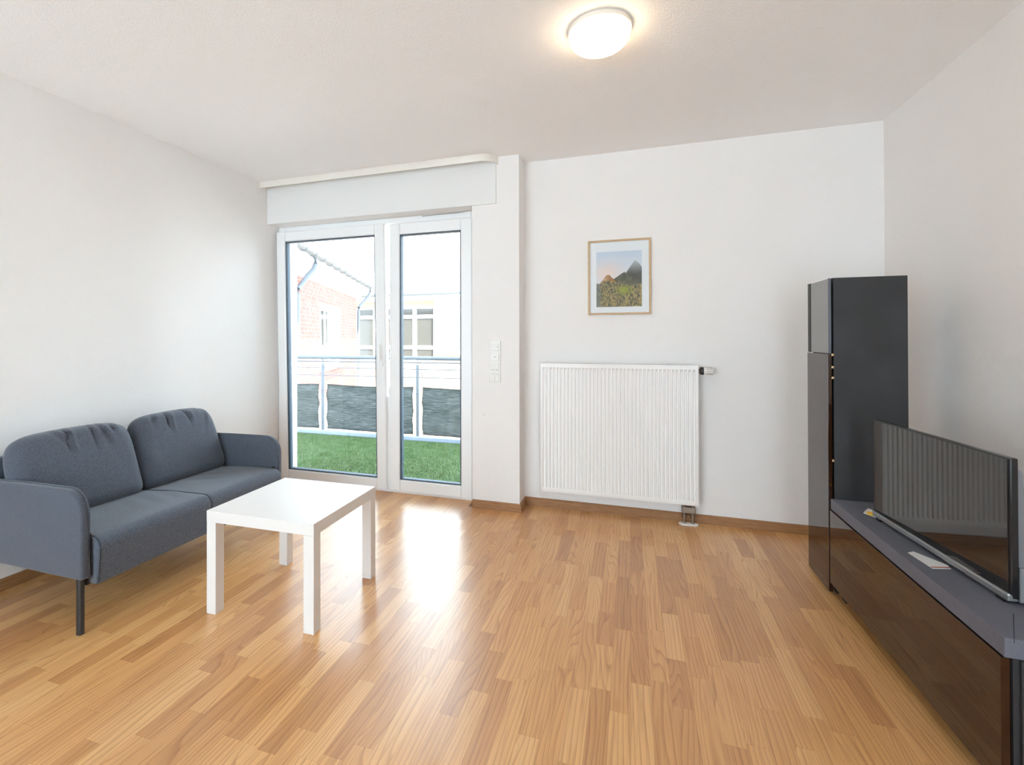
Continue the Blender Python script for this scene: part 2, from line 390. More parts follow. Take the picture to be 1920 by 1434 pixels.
# ================================================================== SWITCHES
sw = empty('switch_panel', (-.899, D1, .898)); tag(sw, 'white four-gang switch panel on the pillar beside the balcony door', 'light switch')
ob('frame', bxm(-.939, -.859, D1-.009, D1, .896, 1.184, bev=.003), 'plastic', sw)
for k in range(4):
    z0 = .905+k*.0705
    if k == 0:   # lowest: two rockers
        for s in (0, 1):
            r_ = ob('rocker', bxm(-.9285+s*.0300, -.8995+s*.0300, D1-.014, D1-.008, z0, z0+.056, bev=.002), 'plastic', sw)
            ob('symbol', bxm(-.921+s*.030, -.907+s*.030, D1-.0145, D1-.0139, z0+.045, z0+.0475), 'greyprint', r_)
    else:
        r_ = ob('rocker', bxm(-.9285, -.8695, D1-.014, D1-.008, z0, z0+.056, bev=.002), 'plastic', sw)
        if k == 1:
            for s in (0, 1): ob('symbol', bxm(-.922+s*.027, -.904+s*.027, D1-.0145, D1-.0139, z0+.008, z0+.011), 'greyprint', r_)
        elif k == 2:
            b_ = lathe(B(), [(0, 0), (.004, 0), (.004, .0006), (0, .0006)], (0, 0, 0), 16); b_.transform(Matrix.Translation((-.899, D1-.0139, z0+.029)) @ Matrix.Rotation(pi/2, 4, 'X')); ob('indicator', b_, 'greyprint', r_)
        else:
            b_ = prism(B(), [(-.884, z0+.030), (-.878, z0+.036), (-.878, z0+.024)], 1, D1-.0146, D1-.0139); ob('symbol', b_, 'greyprint', r_)
b_ = lathe(B(), [(0, 0), (.011, 0), (.012, .001), (.008, .003), (0, .003)], (0, 0, 0), 24); b_.transform(Matrix.Translation((-.985, D1, .665)) @ Matrix.Rotation(pi/2, 4, 'X'))
tag(ob('wall_cap', b_, 'smooth', smooth='auto', loc=(-.985, D1, .655)), 'small round white cap on the pillar below the switches', 'wall cap')

# ================================================================== RADIATOR
ra = empty('radiator', (-.095, 3.53, .137)); tag(ra, 'white ribbed panel radiator under the framed picture', 'radiator')
RX0, RX1, RZ0, RZ1, RYF, RYB = -.595, .408, .137, 1.026, 3.497, 3.575
pitch = (RX1-RX0-.024)/40
xs = []; 
for k in range(40):
    c = RX0+.012+pitch*(k+.5)
    xs += [(c-pitch*.48, 0), (c-pitch*.30, 0), (c-pitch*.16, 1), (c+pitch*.16, 1), (c+pitch*.30, 0)]
xs = [(RX0, 0)]+xs+[(RX1, 0)]
zs = [(RZ0, 0), (RZ0+.030, 0), (RZ0+.045, 1), (RZ1-.038, 1), (RZ1-.024, 0), (RZ1, 0)]
bm = B(); grid = [[bm.verts.new((x, RYF+.010*a*b, z)) for x, a in xs] for z, b in zs]
for r0, r1 in zip(grid, grid[1:]):
    for k in range(len(xs)-1): bm.faces.new((r0[k], r0[k+1], r1[k+1], r1[k]))
# return lips
for row, dz in ((grid[0], 0), (grid[-1], 0)):
    bk = [bm.verts.new((v_.co.x, RYF+.014, v_.co.z)) for v_ in row]
    for k in range(len(xs)-1): bm.faces.new((row[k], row[k+1], bk[k+1], bk[k]))
bmesh.ops.recalc_face_normals(bm, faces=bm.faces)
ob('front_panel', bm, 'enamel', ra, smooth='auto')
ob('back_panel', bxm(RX0+.01, RX1-.01, RYB-.014, RYB, RZ0, RZ1-.008, bev=.003), 'enamel', ra)
for x in (RX0-.002, RX1-.001):
    ob('side_cover', bxm(x, x+.004, RYF+.004, RYB-.002, RZ0+.004, RZ1+.003, bev=.0015), 'enamel', ra)
bm = B()
frame_y = (RYF+.005, RYB-.004)
box(bm, RX0, RX1, frame_y[0], frame_y[0]+.008, RZ1, RZ1+.004); box(bm, RX0, RX1, frame_y[1]-.008, frame_y[1], RZ1, RZ1+.004)
for k in range(101):
    x = RX0+(RX1-RX0)*k/100-.0018; box(bm, x, x+.0036, frame_y[0]+.008, frame_y[1]-.008, RZ1, RZ1+.004)
ob('top_grille', bm, 'enamel', ra)
for x in (-.45, .26): ob('wall_bracket', bxm(x, x+.035, RYB, D2-.0008, .30, .90, bev=.002), 'enamel', ra)
# thermostat
bm = tube(B(), [(RX1, 3.535, .993), (RX1+.020, 3.535, .993)], .013, 14); ob('valve_collar', bm, 'nickel', ra, smooth='auto')
bm = tube(B(), [(RX1+.012, 3.535, .993), (RX1+.018, 3.535, .993), (RX1+.034, 3.535, .993), (RX1+.036, 3.535, .993)], [.014, .024, .026, .020], 18); vc = ob('thermostat_ring', bm, 'blacksteel', ra, smooth='auto')
bm = B(); tube(bm, [(RX1+.035, 3.535, .993), (RX1+.038, 3.535, .993), (RX1+.090, 3.535, .993), (RX1+.096, 3.535, .993)], [.021, .024, .022, .016], 20)
th = ob('thermostat_head', bm, 'enamel', ra, smooth='auto')
bm = B()
for k in range(12):
    a = 2*pi*k/12; box(bm, RX1+.050, RX1+.088, 3.535+.0225*cos(a)-.0015, 3.535+.0225*cos(a)+.0015, .993+.0225*sin(a)-.0015, .993+.0225*sin(a)+.0015)
ob('grip_rib', bm, 'greyprint', th)
# connection block and pipes
cxp = .352
ob('valve_block', bxm(cxp-.040, cxp+.040, 3.518, 3.556, .078, .118, bev=.004), 'nickel', ra)
for s in (-1, 1):
    x = cxp+s*.025
    bm = tube(B(), [(x, 3.537, .118), (x, 3.537, .139)], .013, 12); ob('union_nut', bm, 'nickel', ra, smooth='auto')
    bm = tube(B(), [(x, 3.537, .008), (x, 3.537, .045), (x, 3.537, .046), (x, 3.537, .066), (x, 3.537, .067), (x, 3.537, .080)], [.008, .008, .014, .014, .010, .010], 12); ob('pipe', bm, 'nickel', ra, smooth='auto')
bm = B(); pts = [(cxp+s*.030+.028*cos(a), 3.537+.028*sin(a)) for s, aa in ((1, [-pi/2+k*pi/12 for k in range(13)]), (-1, [pi/2+k*pi/12 for k in range(13)])) for a in aa]
prism(bm, pts, 2, .0002, .010, bev=.003); ob('floor_rosette', bm, 'enamel', ra, smooth='auto')

# ================================================================== PICTURE
pc = empty('framed_picture', (-.07, D2, 1.364)); tag(pc, 'framed mountain landscape print in thin pale oak frame above the radiator', 'picture')
QX0, QX1, QZ0, QZ1 = -.276, .134, 1.366, 1.880
bm = B()
for a in ((QX0, QX0+.013, QZ0, QZ1), (QX1-.013, QX1, QZ0, QZ1), (QX0+.013, QX1-.013, QZ1-.013, QZ1), (QX0+.013, QX1-.013, QZ0, QZ0+.013)): box(bm, a[0], a[1], D2-.022, D2-.001, a[2], a[3], bev=.0012)
ob('frame', bm, 'oak', pc)
ob('mat_board', bxm(QX0+.012, QX1-.012, D2-.010, D2-.003, QZ0+.012, QZ1-.012), 'mat', pc)
def h2(x, y): return (sin(x*127.1+y*311.7)*43758.5453) % 1
def vn(x, y):
    i, j = math.floor(x), math.floor(y); f, g = x-i, y-j; f = f*f*(3-2*f); g = g*g*(3-2*g)
    return (h2(i, j)*(1-f)+h2(i+1, j)*f)*(1-g)+(h2(i, j+1)*(1-f)+h2(i+1, j+1)*f)*g
def art(u, w):   # u right, w up, 0..1 -> sRGB
    n = vn(u*5, w*5)
    t_ = w
    sky = np.array([.90, .90, .91])*(1-max(0, t_-.55)/.45)+np.array([.80, .84, .89])*max(0, t_-.55)/.45
    glow = math.exp(-((u-.25)**2/.10+(w-.62)**2/.03)); c = sky*(1-glow*.8)+np.array([.95, .85, .80])*glow*.8
    pk = .85-sqrt((u-.84)**2+.003)*(1.35 if u < .84 else .85)+.02*vn(u*14, 3)
    if w < pk: k = min(1, max(0, (w-.58)/.25)); c = np.array([.36, .36, .33])*(1-k)+np.array([.76, .78, .80])*k; c = c+(.06*(vn(u*18, w*18)-.5))
    l2 = .60-abs(u-.62)*.5+.03*vn(u*9, 8)
    if w < l2 and u > .38: c = np.array([.42, .41, .34])*(.8+.4*vn(u*16, w*16))
    l3 = .62-sqrt((u-.27)**2+.002)*1.0+.02*vn(u*12, 5)
    if w < l3: k = min(1, u*2.6); c = np.array([.72, .62, .58])*(1-k)+np.array([.74, .53, .28])*k; c = c*(.85+.3*vn(u*20, w*20))
    l4 = .40+.05*sin(u*6)+.03*vn(u*10, 1)
    if w < l4:
        s_ = .5*vn(u*46+w*22, w*30-u*10)+.5*vn(u*80, w*55+u*20); c = np.array([.42, .38, .27])*(1-s_)+np.array([.80, .70, .46])*s_ if s_ > .46 else np.array([.30, .30, .24])+.25*s_
        g_ = math.exp(-((u-.62)**2/.02+(w-.30)**2/.005)); c = c*(1-g_*.9)+np.array([.62, .66, .22])*g_*.9
        if u < .1: c = c*.4+np.array([.50, .53, .55])*.6
    return [max(0, min(1, x)) for x in c]
def lin(c): return [x/12.92 if x < .04045 else ((x+.055)/1.055)**2.4 for x in c]
AX0, AX1, AZ0, AZ1 = -.220, .076, 1.420, 1.800
nu, nw = 100, 128
vv = [(AX0+(AX1-AX0)*i/nu, D2-.0112, AZ0+(AZ1-AZ0)*j/nw) for j in range(nw+1) for i in range(nu+1)]
me = bpy.data.meshes.new('print'); me.from_pydata([Vector(p)-pc.location for p in vv], [], [(j*(nu+1)+i, j*(nu+1)+i+1, (j+1)*(nu+1)+i+1, (j+1)*(nu+1)+i) for j in range(nw) for i in range(nu)])
ca = me.color_attributes.new('art', 'FLOAT_COLOR', 'POINT'); cols = []
for j in range(nw+1):
    for i in range(nu+1): cols += lin(art(i/nu, j/nw))+[1]
ca.data.foreach_set('color', cols)
mm, t, b = nt('printed_paper'); at = t.nodes.new('ShaderNodeAttribute'); at.attribute_name = 'art'; t.links.new(at.outputs['Color'], b.inputs['Base Color']); b.inputs['Roughness'].default_value = .6
me.materials.append(mm); pr = bpy.data.objects.new('print', me); COL.objects.link(pr); pr.parent = pc
fc = bpy.data.curves.new('title', 'FONT'); fc.body = 'MACHU PICCHU'; fc.size = .030; fc.align_x = 'CENTER'; fc.align_y = 'CENTER'; fc.space_character = 1.08
fo = bpy.data.objects.new('title', fc); COL.objects.link(fo); bpy.context.view_layer.update()
mt = bpy.data.meshes.new_from_object(fo.evaluated_get(bpy.context.evaluated_depsgraph_get())); bpy.data.objects.remove(fo); mt.materials.clear(); mt.materials.append(M['card'])
to = bpy.data.objects.new('title', mt); COL.objects.link(to); to.parent = pr; to.rotation_euler = (pi/2, 0, 0); to.location = Vector((-.072, D2-.0117, 1.742))-pc.location
ob('glazing', bxm(QX0+.012, QX1-.012, D2-.0165, D2-.0145, QZ0+.012, QZ1-.012), 'clear', pc)

# ================================================================== CEILING LAMP
def ceiling_lamp(loc, label):
    l = empty('ceiling_lamp', loc); tag(l, label, 'lamp')
    ob('base_ring', lathe(B(), [(0, 0), (.120, 0), (.1265, -.003), (.1265, -.020), (.122, -.022), (0, -.022)], loc, 64), 'lampbase', l, smooth='auto')
    pr_ = [(.120, -.0222), (.1225, -.030)]+[(.1225*cos(a)**.7, -.030-.062*sin(a)) for a in [k*pi/2/12 for k in range(1, 12)]]+[(0, -.092)]
    ob('diffuser', lathe(B(), pr_, loc, 64), 'diff', l, smooth=True)
ceiling_lamp((-.115, 2.135, H), 'round glowing white ceiling lamp in front of the balcony door')

# ================================================================== SOFA
so = empty('sofa', (-2.45, 2.03, 0)); tag(so, 'grey-blue fabric two-seat sofa with black legs against the left wall', 'sofa')
SY0, SY1 = 1.412, 2.640
def arm_outline():
    r = .10; pts = [(-2.770, .225), (-2.106, .225), (-2.098, .233), (-2.098, .585-r)]
    pts += [(-2.098-r+r*cos(a), .585-r+r*sin(a)) for a in [k*pi/2/8 for k in range(1, 9)]]
    pts += [(-2.45, .582), (-2.65, .577), (-2.770, .572)]
    return pts
for y0 in (SY0, SY1-.034):
    a_ = ob('armrest', prism(B(), arm_outline(), 1, y0, y0+.034, bev=.009), 'fabric', so, smooth='auto')
    # piping along the front edge
    ol = arm_outline()[1:]
    yy = y0+.034 if y0 == SY0 else y0
    ob('piping', tube(B(), [(x+.001, yy-.003 if y0 == SY0 else yy+.003, z+.001) for x, z in ol], .0035, 6), 'fabric', a_, smooth=True)
    for x in (-2.128, -2.735):
        lg = ob('leg', tube(B(), [(x, y0+.017, .0005), (x, y0+.017, .232)], .0165, 16, flat=(1, .8)), 'blacksteel', so, smooth='auto')
    ob('frame_tube', tube(B(), [(-2.128, y0+(.046 if y0 == SY0 else -.012), .19), (-2.128, y0+(.046 if y0 == SY0 else -.012), .40)], .011, 10), 'blacksteel', so, smooth='auto')
ob('back_panel', prism(B(), [(-2.800, .235), (-2.745, .235), (-2.745, .62), (-2.760, .655), (-2.800, .655)], 1, SY0+.02, SY1-.02, bev=.006), 'fabric', so, smooth='auto')
# seat: rounded profile swept along y, with soft ends and a seam dent in the middle
def seat_prof(s):
    # closed outline in (x,z); s shrinks it
    p = []
    x0, x1 = -2.72, -2.060
    def top(x): return .352+(x-x0)/(x1-x0)*.040+.012*sin(pi*(x-x0)/(x1-x0))
    nn = 16
    for k in range(nn+1):
        x = x0+(x1-.05-x0)*k/nn; p.append((x, top(x)))
    zt = top(x1-.05)
    for k in range(1, 8):
        a = pi/2-k*pi/2/7; p.append((x1-.05+.05*cos(a), zt-.05+.05*sin(a)))
    p += [(x1-.004, .27), (x1-.010, .215)]
    for k in range(1, 5):
        a = -k*pi/2/4; p.append((x1-.026+.016*cos(a), .208+.016*sin(a)))
    p += [(-2.35, .190), (-2.72, .190)]
    c = (-2.39, .285)
    return [(c[0]+(x-c[0])*(1-s*.6), c[1]+(z-c[1])*(1-s*2.2)) for x, z in p]
ys = []; ya, yb, ym = SY0+.046, SY1-.046, 2.040
for k in range(90):
    t_ = k/89; ys.append(ya+(yb-ya)*t_)
ys = sorted(set(ys+[ya+.003, ya+.008, ya+.016, yb-.003, yb-.008, yb-.016, ym-.006, ym-.003, ym, ym+.003, ym+.006]))
bm = B(); R_ = []
for y in ys:
    d = min(y-ya, yb-y); s = .035*(1-sqrt(max(0, 1-(1-min(1, d/.02))**2)))
    s += .010*math.exp(-((y-ym)/.006)**2)
    ring = []
    for x, z in seat_prof(s):
        if z > .33:
            f = max(0, min(1, (x+2.70)/.15))*max(0, min(1, (-2.10-x)/.1))
            z += f*(.0035*sin((y-1.95)*60+x*26)*math.exp(-((y-1.92)/.14)**2-((x+2.32)/.12)**2)+.003*sin(y*48-x*20)*math.exp(-((y-2.35)/.12)**2-((x+2.40)/.1)**2))
        ring.append(bm.verts.new((x, y, z)))
    R_.append(ring)
n_ = len(R_[0])
for a, b in zip(R_, R_[1:]):
    for k in range(n_): bm.faces.new((a[k], a[(k+1) % n_], b[(k+1) % n_], b[k]))
bm.faces.new(R_[0]); bm.faces.new(R_[-1][::-1]); bmesh.ops.recalc_face_normals(bm, faces=bm.faces)
st = ob('seat', bm, 'fabric', so, smooth='auto')
sp = [p for p in seat_prof(.006)][2:28]
ob('seam', tube(B(), [(x, ym, z) for x, z in sp], .0022, 6), 'seam', st, smooth=True)
ep = seat_prof(.016)[14:30]
ob('seam', tube(B(), [(x+.001, ya+.006, z) for x, z in ep], .0025, 6), 'seam', st, smooth=True)
def cushion(yc, wid, hgt, seed, tilt, twist):
    rnd = random.Random(seed); N = 120; NR = 22; T_ = .088
    ph = [rnd.uniform(0, 6.28) for _ in range(8)]
    pleats = [(rnd.uniform(-.42, .42)*wid, rnd.uniform(.008, .017), rnd.uniform(-.6, .6), rnd.uniform(.05, .13)) for _ in range(9)]
    def outline(k):
        a = 2*pi*k/N; c, s_ = cos(a), sin(a)
        n_exp = 6.0 if s_ > 0 else 12
        rr = (abs(c)**n_exp+abs(s_)**n_exp)**(-1/n_exp)
        u, w = rr*c*wid/2, rr*s_*hgt/2
        if s_ > 0: w += .012*(1-(u/(wid/2))**2); u *= 1-.05*max(0, s_*rr)**2
        return u, w
    bm = B(); sides = []
    for sd in (1, -1):
        rings = []
        for j in range(NR+1):
            f = sin(j/NR*pi/2)**.9 if j else 0
            f = 1-(1-j/NR)**1.0
            f = sin(f*pi/2)
            ring = []
            for k in range(N):
                u, w = outline(k); u *= f; w *= f
                e = 1-f
                prof = sqrt(max(0, 1-(1-min(1, e/.26))**2))
                th = T_*(.80*prof+.20*(1-(f**2)))
                if sd == 1:
                    for pu, amp, sl, ln in pleats:
                        dw = hgt/2-w
                        th -= amp*math.exp(-((u-pu-sl*dw)/.008)**2)*math.exp(-(dw/ln)**2)*prof
                        th += amp*.6*math.exp(-((u-pu-.02-sl*dw)/.010)**2)*math.exp(-(dw/ln)**2)*prof
                    th += .004*sin(u*14+ph[0])*sin(w*11+ph[1])*prof
                    du = u+wid/2
                    th += .005*sin((w*34+du*30)+ph[2])*math.exp(-(du/.07)**2)*prof
                else: th *= .75
                ring.append((u, w, sd*th))
                if j == 0: break
            rings.append(ring)
        sides.append(rings)
    def V_(p): return bm.verts.new(p)
    edge = [V_(p) for p in sides[0][-1]]
    for sd, rings in enumerate(sides):
        R2 = [[V_(p) for p in r] for r in rings[:-1]]+[edge]
        for j in range(1, NR):
            for k in range(N):
                a, b = R2[j], R2[j+1]; bm.faces.new((a[k], a[(k+1) % N], b[(k+1) % N], b[k]))
        for k in range(N): bm.faces.new((R2[0][0], R2[1][k], R2[1][(k+1) % N]))
    bmesh.ops.recalc_face_normals(bm, faces=bm.faces)
    # local (u along y, w up, t towards +x)
    Mx = Matrix(((0, 0, 1, 0), (1, 0, 0, 0), (0, 1, 0, 0), (0, 0, 0, 1)))
    bm.transform(Matrix.Translation((-2.618, yc, .352+hgt/2*.95)) @ Matrix.Rotation(twist, 4, 'Z') @ Matrix.Rotation(-tilt, 4, 'Y') @ Mx)
    c_ = ob('back_cushion', bm, 'fabric', so, smooth=True)
    return c_
cushion(1.742, .590, .415, 3, .36, .0)
cushion(2.325, .580, .420, 8, .36, .0)
ob('care_label', bxm(-2.155, -2.115, 2.085, 2.125, .170, .1905, bev=.001), 'card', so)

# ================================================================== TABLE
ta = empty('side_table', (-1.218, 1.729, 0), .0235); tag(ta, 'square white side table with four block legs in front of the sofa', 'table')
TM = Matrix.Translation(ta.location) @ Matrix.Rotation(.0235, 4, 'Z')
def tbox(*a, **k): b_ = bxm(*a, **k); b_.transform(TM); return b_
tw, td = .545, .545
ob('table_top', tbox(-tw, 0, 0, td, .4005, .450, bev=.0012), 'lack', ta)
for x in (-tw, -.05):
    for y in (0, td-.05): ob('leg', tbox(x+.0005, x+.0495, y+.0005, y+.0495, .0002, .3998, bev=.001), 'lack', ta)

# ================================================================== TV BENCH
be = empty('tv_bench', (1.13, 2.2, 0)); tag(be, 'low black gloss television bench with grey top along the right wall', 'tv bench')
BY0, BY1, BX0, BX1 = 1.640, 2.792, .883, 1.385
ob('body', bxm(BX0+.022, BX1, BY0+.004, BY1, .075, .398), 'carcass', be)
ob('front_panel', bxm(BX0, BX0+.018, BY0+.006, BY1+.002, .058, .397, bev=.0015), 'gloss', be)
ob('top_panel', bxm(BX0+.004, BX1, BY0, BY1, .400, .450, bev=.0012), 'greytop', be)
ob('end_panel', bxm(BX0+.034, BX1, BY0-.006, BY0+.0035, .06, .398, bev=.001), 'carcass', be)
ob('joint', prism(B(), [(.986, 1.790), (.9045, 1.6395), (.9065, 1.6395), (.988, 1.789)], 2, .44, .4504), 'seam', be)
for y in (BY0+.10, BY1-.075):
    for x in (BX0+.035, BX1-.08): ob('foot', bxm(x, x+.04, y, y+.045, .0002, .076, bev=.002), 'carcass', be)

# ================================================================== TALL CABINET
tc_ = empty('tall_cabinet', (1.05, 2.94, 0)); tag(tc_, 'tall narrow black cabinet with gloss door in the right corner', 'cabinet')
CY0, CY1, CX0, CX1 = 2.800, 3.080, .905, 1.188
ob('carcass', bxm(CX0, CX1, CY0, CY1, .03, 1.487, bev=.001), 'carcass', tc_)
d1 = ob('door', bxm(.880, .896, CY0-.004, CY1, .012, 1.128, bev=.0012), 'gloss', tc_)
d2 = tag(ob('door', bxm(.886, .896, CY0+.004, CY1, 1.131, 1.484, bev=.001), 'smoke', tc_), 'smoked glass upper door')
ob('door_frame', bxm(.8835, .898, CY1-.032, CY1+.002, 1.131, 1.486, bev=.001), 'carcass', d2)
ob('glass_edge', bxm(.8858, .8965, CY0+.001, CY0+.0045, 1.131, 1.486), 'galv', d2)
for z in (1.118, 1.06, 1.01, .62): ob('hinge', bxm(.896, .906, CY0-.003, CY0+.012, z, z+.012, bev=.002), 'brass', tc_)
for x in (CX0+.01, CX1-.05):
    for y in (CY0+.01, CY1-.05): ob('foot', bxm(x, x+.04, y, y+.04, .0002, .031, bev=.002), 'carcass', tc_)

# ================================================================== TELEVISION
VX, VY0, VY1, TVR = 1.008, 1.840, 2.552, .0646       # front face, near and far end, turned a little towards the room
tv = empty('television', (1.02, 2.19, .45), TVR); tag(tv, 'flat black glossy television standing on the grey bench top', 'television')
TVM = Matrix.Translation((VX, VY0, 0)) @ Matrix.Rotation(TVR, 4, 'Z') @ Matrix.Translation((-VX, -VY0, 0))
def tvp(name, bm, m, **k): bm.transform(TVM); return ob(name, bm, m, tv, **k)
tvp('casing', bxm(VX+.002, VX+.022, VY0, VY1, .466, .864, bev=.004), 'tvblack')
tvp('screen', bxm(VX-.001, VX+.003, VY0+.006, VY1-.004, .4825, .859, bev=.0008), 'screen')
tvp('bottom_bezel', bxm(VX-.006, VX+.020, VY0, VY1, .4600, .4820, bev=.005), 'bezel')
tvp('back_housing', prism(B(), [(VX+.022, .466), (VX+.060, .466), (VX+.058, .56), (VX+.040, .825), (VX+.022, .835)], 1, VY0+.012, VY1-.03, bev=.004), 'tvgrey', smooth='auto')
ym_ = (VY0+VY1)/2
tvp('stand_neck', bxm(VX+.03, VX+.066, ym_-.06, ym_+.06, .456, .56, bev=.006), 'tvgrey')
tvp('stand_base', prism(B(), [(VX+.065+.060*cos(a_), ym_+.20*sin(a_)) for a_ in [k*2*pi/40 for k in range(40)]], 2, .4502, .4590, bev=.002), 'tvblack', smooth='auto')
tvp('side_bracket', prism(B(), [(VX+.024, .4590), (VX+.10, .4590), (VX+.10, .50), (VX+.066, .550), (VX+.040, .556), (VX+.024, .556)], 1, VY0+.001, VY0+.0115, bev=.002), 'tvgrey')
for y in (VY0+.02, VY1-.05): tvp('stand_foot', bxm(VX-.002, VX+.10, y, y+.03, .4502, .4600, bev=.002), 'tvblack')

# things lying on the bench
def lay(name, pts, z0, z1, m, label, cat):
    return tag(ob(name, prism(B(), pts, 2, z0, z1), m), label, cat)
bk = lay('booklet', [(.945, 2.600), (.984, 2.665), (.991, 2.655), (.991, 2.560), (.968, 2.552)], .4504, .4560, 'card', 'white booklet sticking out at the far corner of the television', 'booklet')
lay('yellow_cap', [(.958+.011*cos(a), 2.572+.018*sin(a)) for a in [k*2*pi/20 for k in range(20)]], .4562, .4640, 'yellow', 'small yellow round cap lying on the white booklet', 'cap')
cd = empty('card', (.945, 2.12, .4504)); tag(cd, 'white card with red printed edge lying in front of the television', 'card')
ob('paper', prism(B(), [(.917, 2.172), (.940, 2.190), (.990, 2.095), (.985, 2.065), (.930, 2.050)], 2, .4504, .4520), 'card', cd)
ob('red_stripe', prism(B(), [(.9295, 2.062), (.986, 2.076), (.985, 2.069), (.930, 2.055)], 2, .4519, .4523), 'cardred', cd)

# ================================================================== BALCONY
YR = 5.58
struct('balcony_floor', bxm(-5.6, -.2, YO, YR+.12, -.25, -.030), 'turfbase', 'balcony slab under the artificial turf', 'balcony')
rng = np.random.default_rng(4); nb = 60000
bx = rng.uniform(-5.4, -.35, nb); by = rng.uniform(YO+.01, YR-.10, nb); hh = rng.uniform(.012, .030, nb); an = rng.uniform(0, 2*np.pi, nb); ww = .0028
ln_ = rng.uniform(-.012, .012, (nb, 2)); base = np.stack([bx, by, np.full(nb, -.0305)], 1)
dx = np.stack([np.cos(an)*ww, np.sin(an)*ww, np.zeros(nb)], 1); tip = base+np.stack([ln_[:, 0], ln_[:, 1], hh], 1)
vt = np.stack([base-dx, base+dx, tip], 1).reshape(-1, 3)
me = bpy.data.meshes.new('turf'); me.vertices.add(nb*3); me.vertices.foreach_set('co', vt.ravel()); me.loops.add(nb*3); me.loops.foreach_set('vertex_index', np.arange(nb*3)); me.polygons.add(nb); me.polygons.foreach_set('loop_start', np.arange(0, nb*3, 3)); me.update(calc_edges=True); me.materials.append(M['grass'])
tf = bpy.data.objects.new('turf', me); COL.objects.link(tf); tag(tf, 'green artificial turf covering the balcony floor', 'turf', kind='stuff')
rl_ = empty('balcony_railing', (-2.9, YR, -.03)); tag(rl_, 'grey steel balcony railing with dark fabric privacy screen', 'railing')
RXa, RXb = -5.4, -.4
ob('handrail', tube(B(), [(RXa, YR, .965), (RXb, YR, .965)], .024, 16), 'galv', rl_, smooth='auto')
ob('under_rail', tube(B(), [(RXa, YR+.02, .905), (RXb, YR+.02, .912)], .008, 8), 'galv', rl_, smooth='auto')
for z in (.830, .730): ob('wire', tube(B(), [(RXa, YR, z), (RXb, YR, z)], .006, 8), 'galv', rl_, smooth='auto')
posts = [-5.15, -3.79, -2.445, -1.09]
for x in posts:
    p_ = ob('post', bxm(x-.018, x+.018, YR-.012, YR+.012, -.03, .882, bev=.003), 'galv', rl_)
    ob('pin', tube(B(), [(x, YR, .88), (x, YR, .945)], .007, 8), 'galv', p_, smooth='auto')
    ob('tie', tube(B(), [(x-.07, YR-.005, .54), (x, YR-.016, .535), (x+.07, YR-.005, .54)], .004, 6), 'galv', p_)
ob('strap', tube(B(), [(-2.415, YR-.014, .80), (-2.39, YR-.02, .80), (-2.375, YR-.02, .745), (-2.36, YR-.02, .725)], .006, 6), 'galv', rl_)
edges = [RXa]+posts+[RXb]
for a, b in zip(edges, edges[1:]):
    x0 = a+(.062 if a in posts else 0); x1 = b-(.062 if b in posts else 0)
    bm = B(); nxx, nz = 60, 16; g = []
    for j in range(nz+1):
        row = []
        for i in range(nxx+1):
            x = x0+(x1-x0)*i/nxx; z = .035+(.615-.035)*j/nz
            z2 = z-(.012*sin(pi*i/nxx) if j == nz else 0)
            row.append(bm.verts.new((x, YR+.012*sin(x*5+z*23)+.006*sin(x*17-z*41), z2)))
        g.append(row)
    for r0, r1 in zip(g, g[1:]):
        for i in range(nxx): bm.faces.new((r0[i], r0[i+1], r1[i+1], r1[i]))
    bmesh.ops.solidify(bm, geom=bm.faces[:], thickness=.003)
    ob('fabric_screen', bm, 'screenfab', rl_, smooth=True)
ob('base_rail', bxm(RXa, RXb, YR-.05, YR+.03, -.030, .018, bev=.006), 'kerb', rl_)

# ================================================================== NEIGHBOURING HOUSES
rt = Vector((cos(YAW), sin(YAW), 0)); fw = Vector((-sin(YAW), cos(YAW), 0))
# brick house: its wall runs straight away from the viewpoint, 3.1 m to the left of it
BH = Vector((0, 0, 0))+rt*-3.1+fw*8.2
bh = empty('brick_house', (BH.x, BH.y, -3.0), YAW); tag(bh, 'red brick house with white eaves, gutter and downpipes left of the balcony', 'house')
def LB(bm): bm.transform(Matrix.Translation((BH.x, BH.y, 0)) @ Matrix.Rotation(YAW, 4, 'Z')); return bm   # local x = right, y = away
LEN, ZT = 7.1, 2.50
wy0, wy1, wz0, wz1 = 3.05, 5.10, .55, 1.98     # window opening in the wall
bm = B()
for a in ((0, wy0, -3, ZT), (wy1, LEN, -3, ZT), (wy0, wy1, -3, wz0), (wy0, wy1, wz1, ZT)): box(bm, -.30, -.012, a[0], a[1], a[2], a[3])
box(bm, -5, -.3, LEN-.3, LEN, -3, ZT); ob('wall', LB(bm), 'mortar', bh)
bm = B(); bl, bhh = .25, .0833
for r in range(int((ZT+.3)/bhh)):
    z = -.3+r*bhh; y = -.125 if r % 2 else 0
    while y < LEN:
        y0, y1 = max(y, 0)+.005, min(y+bl, LEN)-.005; y += bl
        if z+bhh > wz0 and z < wz1 and y1 > wy0-.001 and y0 < wy1+.001:
            if y0 < wy0-.04 and y1 > wy0: y1 = wy0
            elif y1 > wy1+.04 and y0 < wy1: y0 = wy1
            else: continue
        if y1-y0 > .02: box(bm, -.013, 0, y0, y1, z+.006, min(z+bhh-.006, ZT))
tag(ob('bricks', LB(bm), 'brick', bh), None, kind='stuff')
wn_ = ob('window', LB(frame_bm(B(), -.10, -.03, wz0, wz1, wy0, wy1, .0, bev=0) if False else bxm(-.09, -.03, wy0, wy0+.12, wz0, wz1)), 'whiterender', bh)
bm = B()
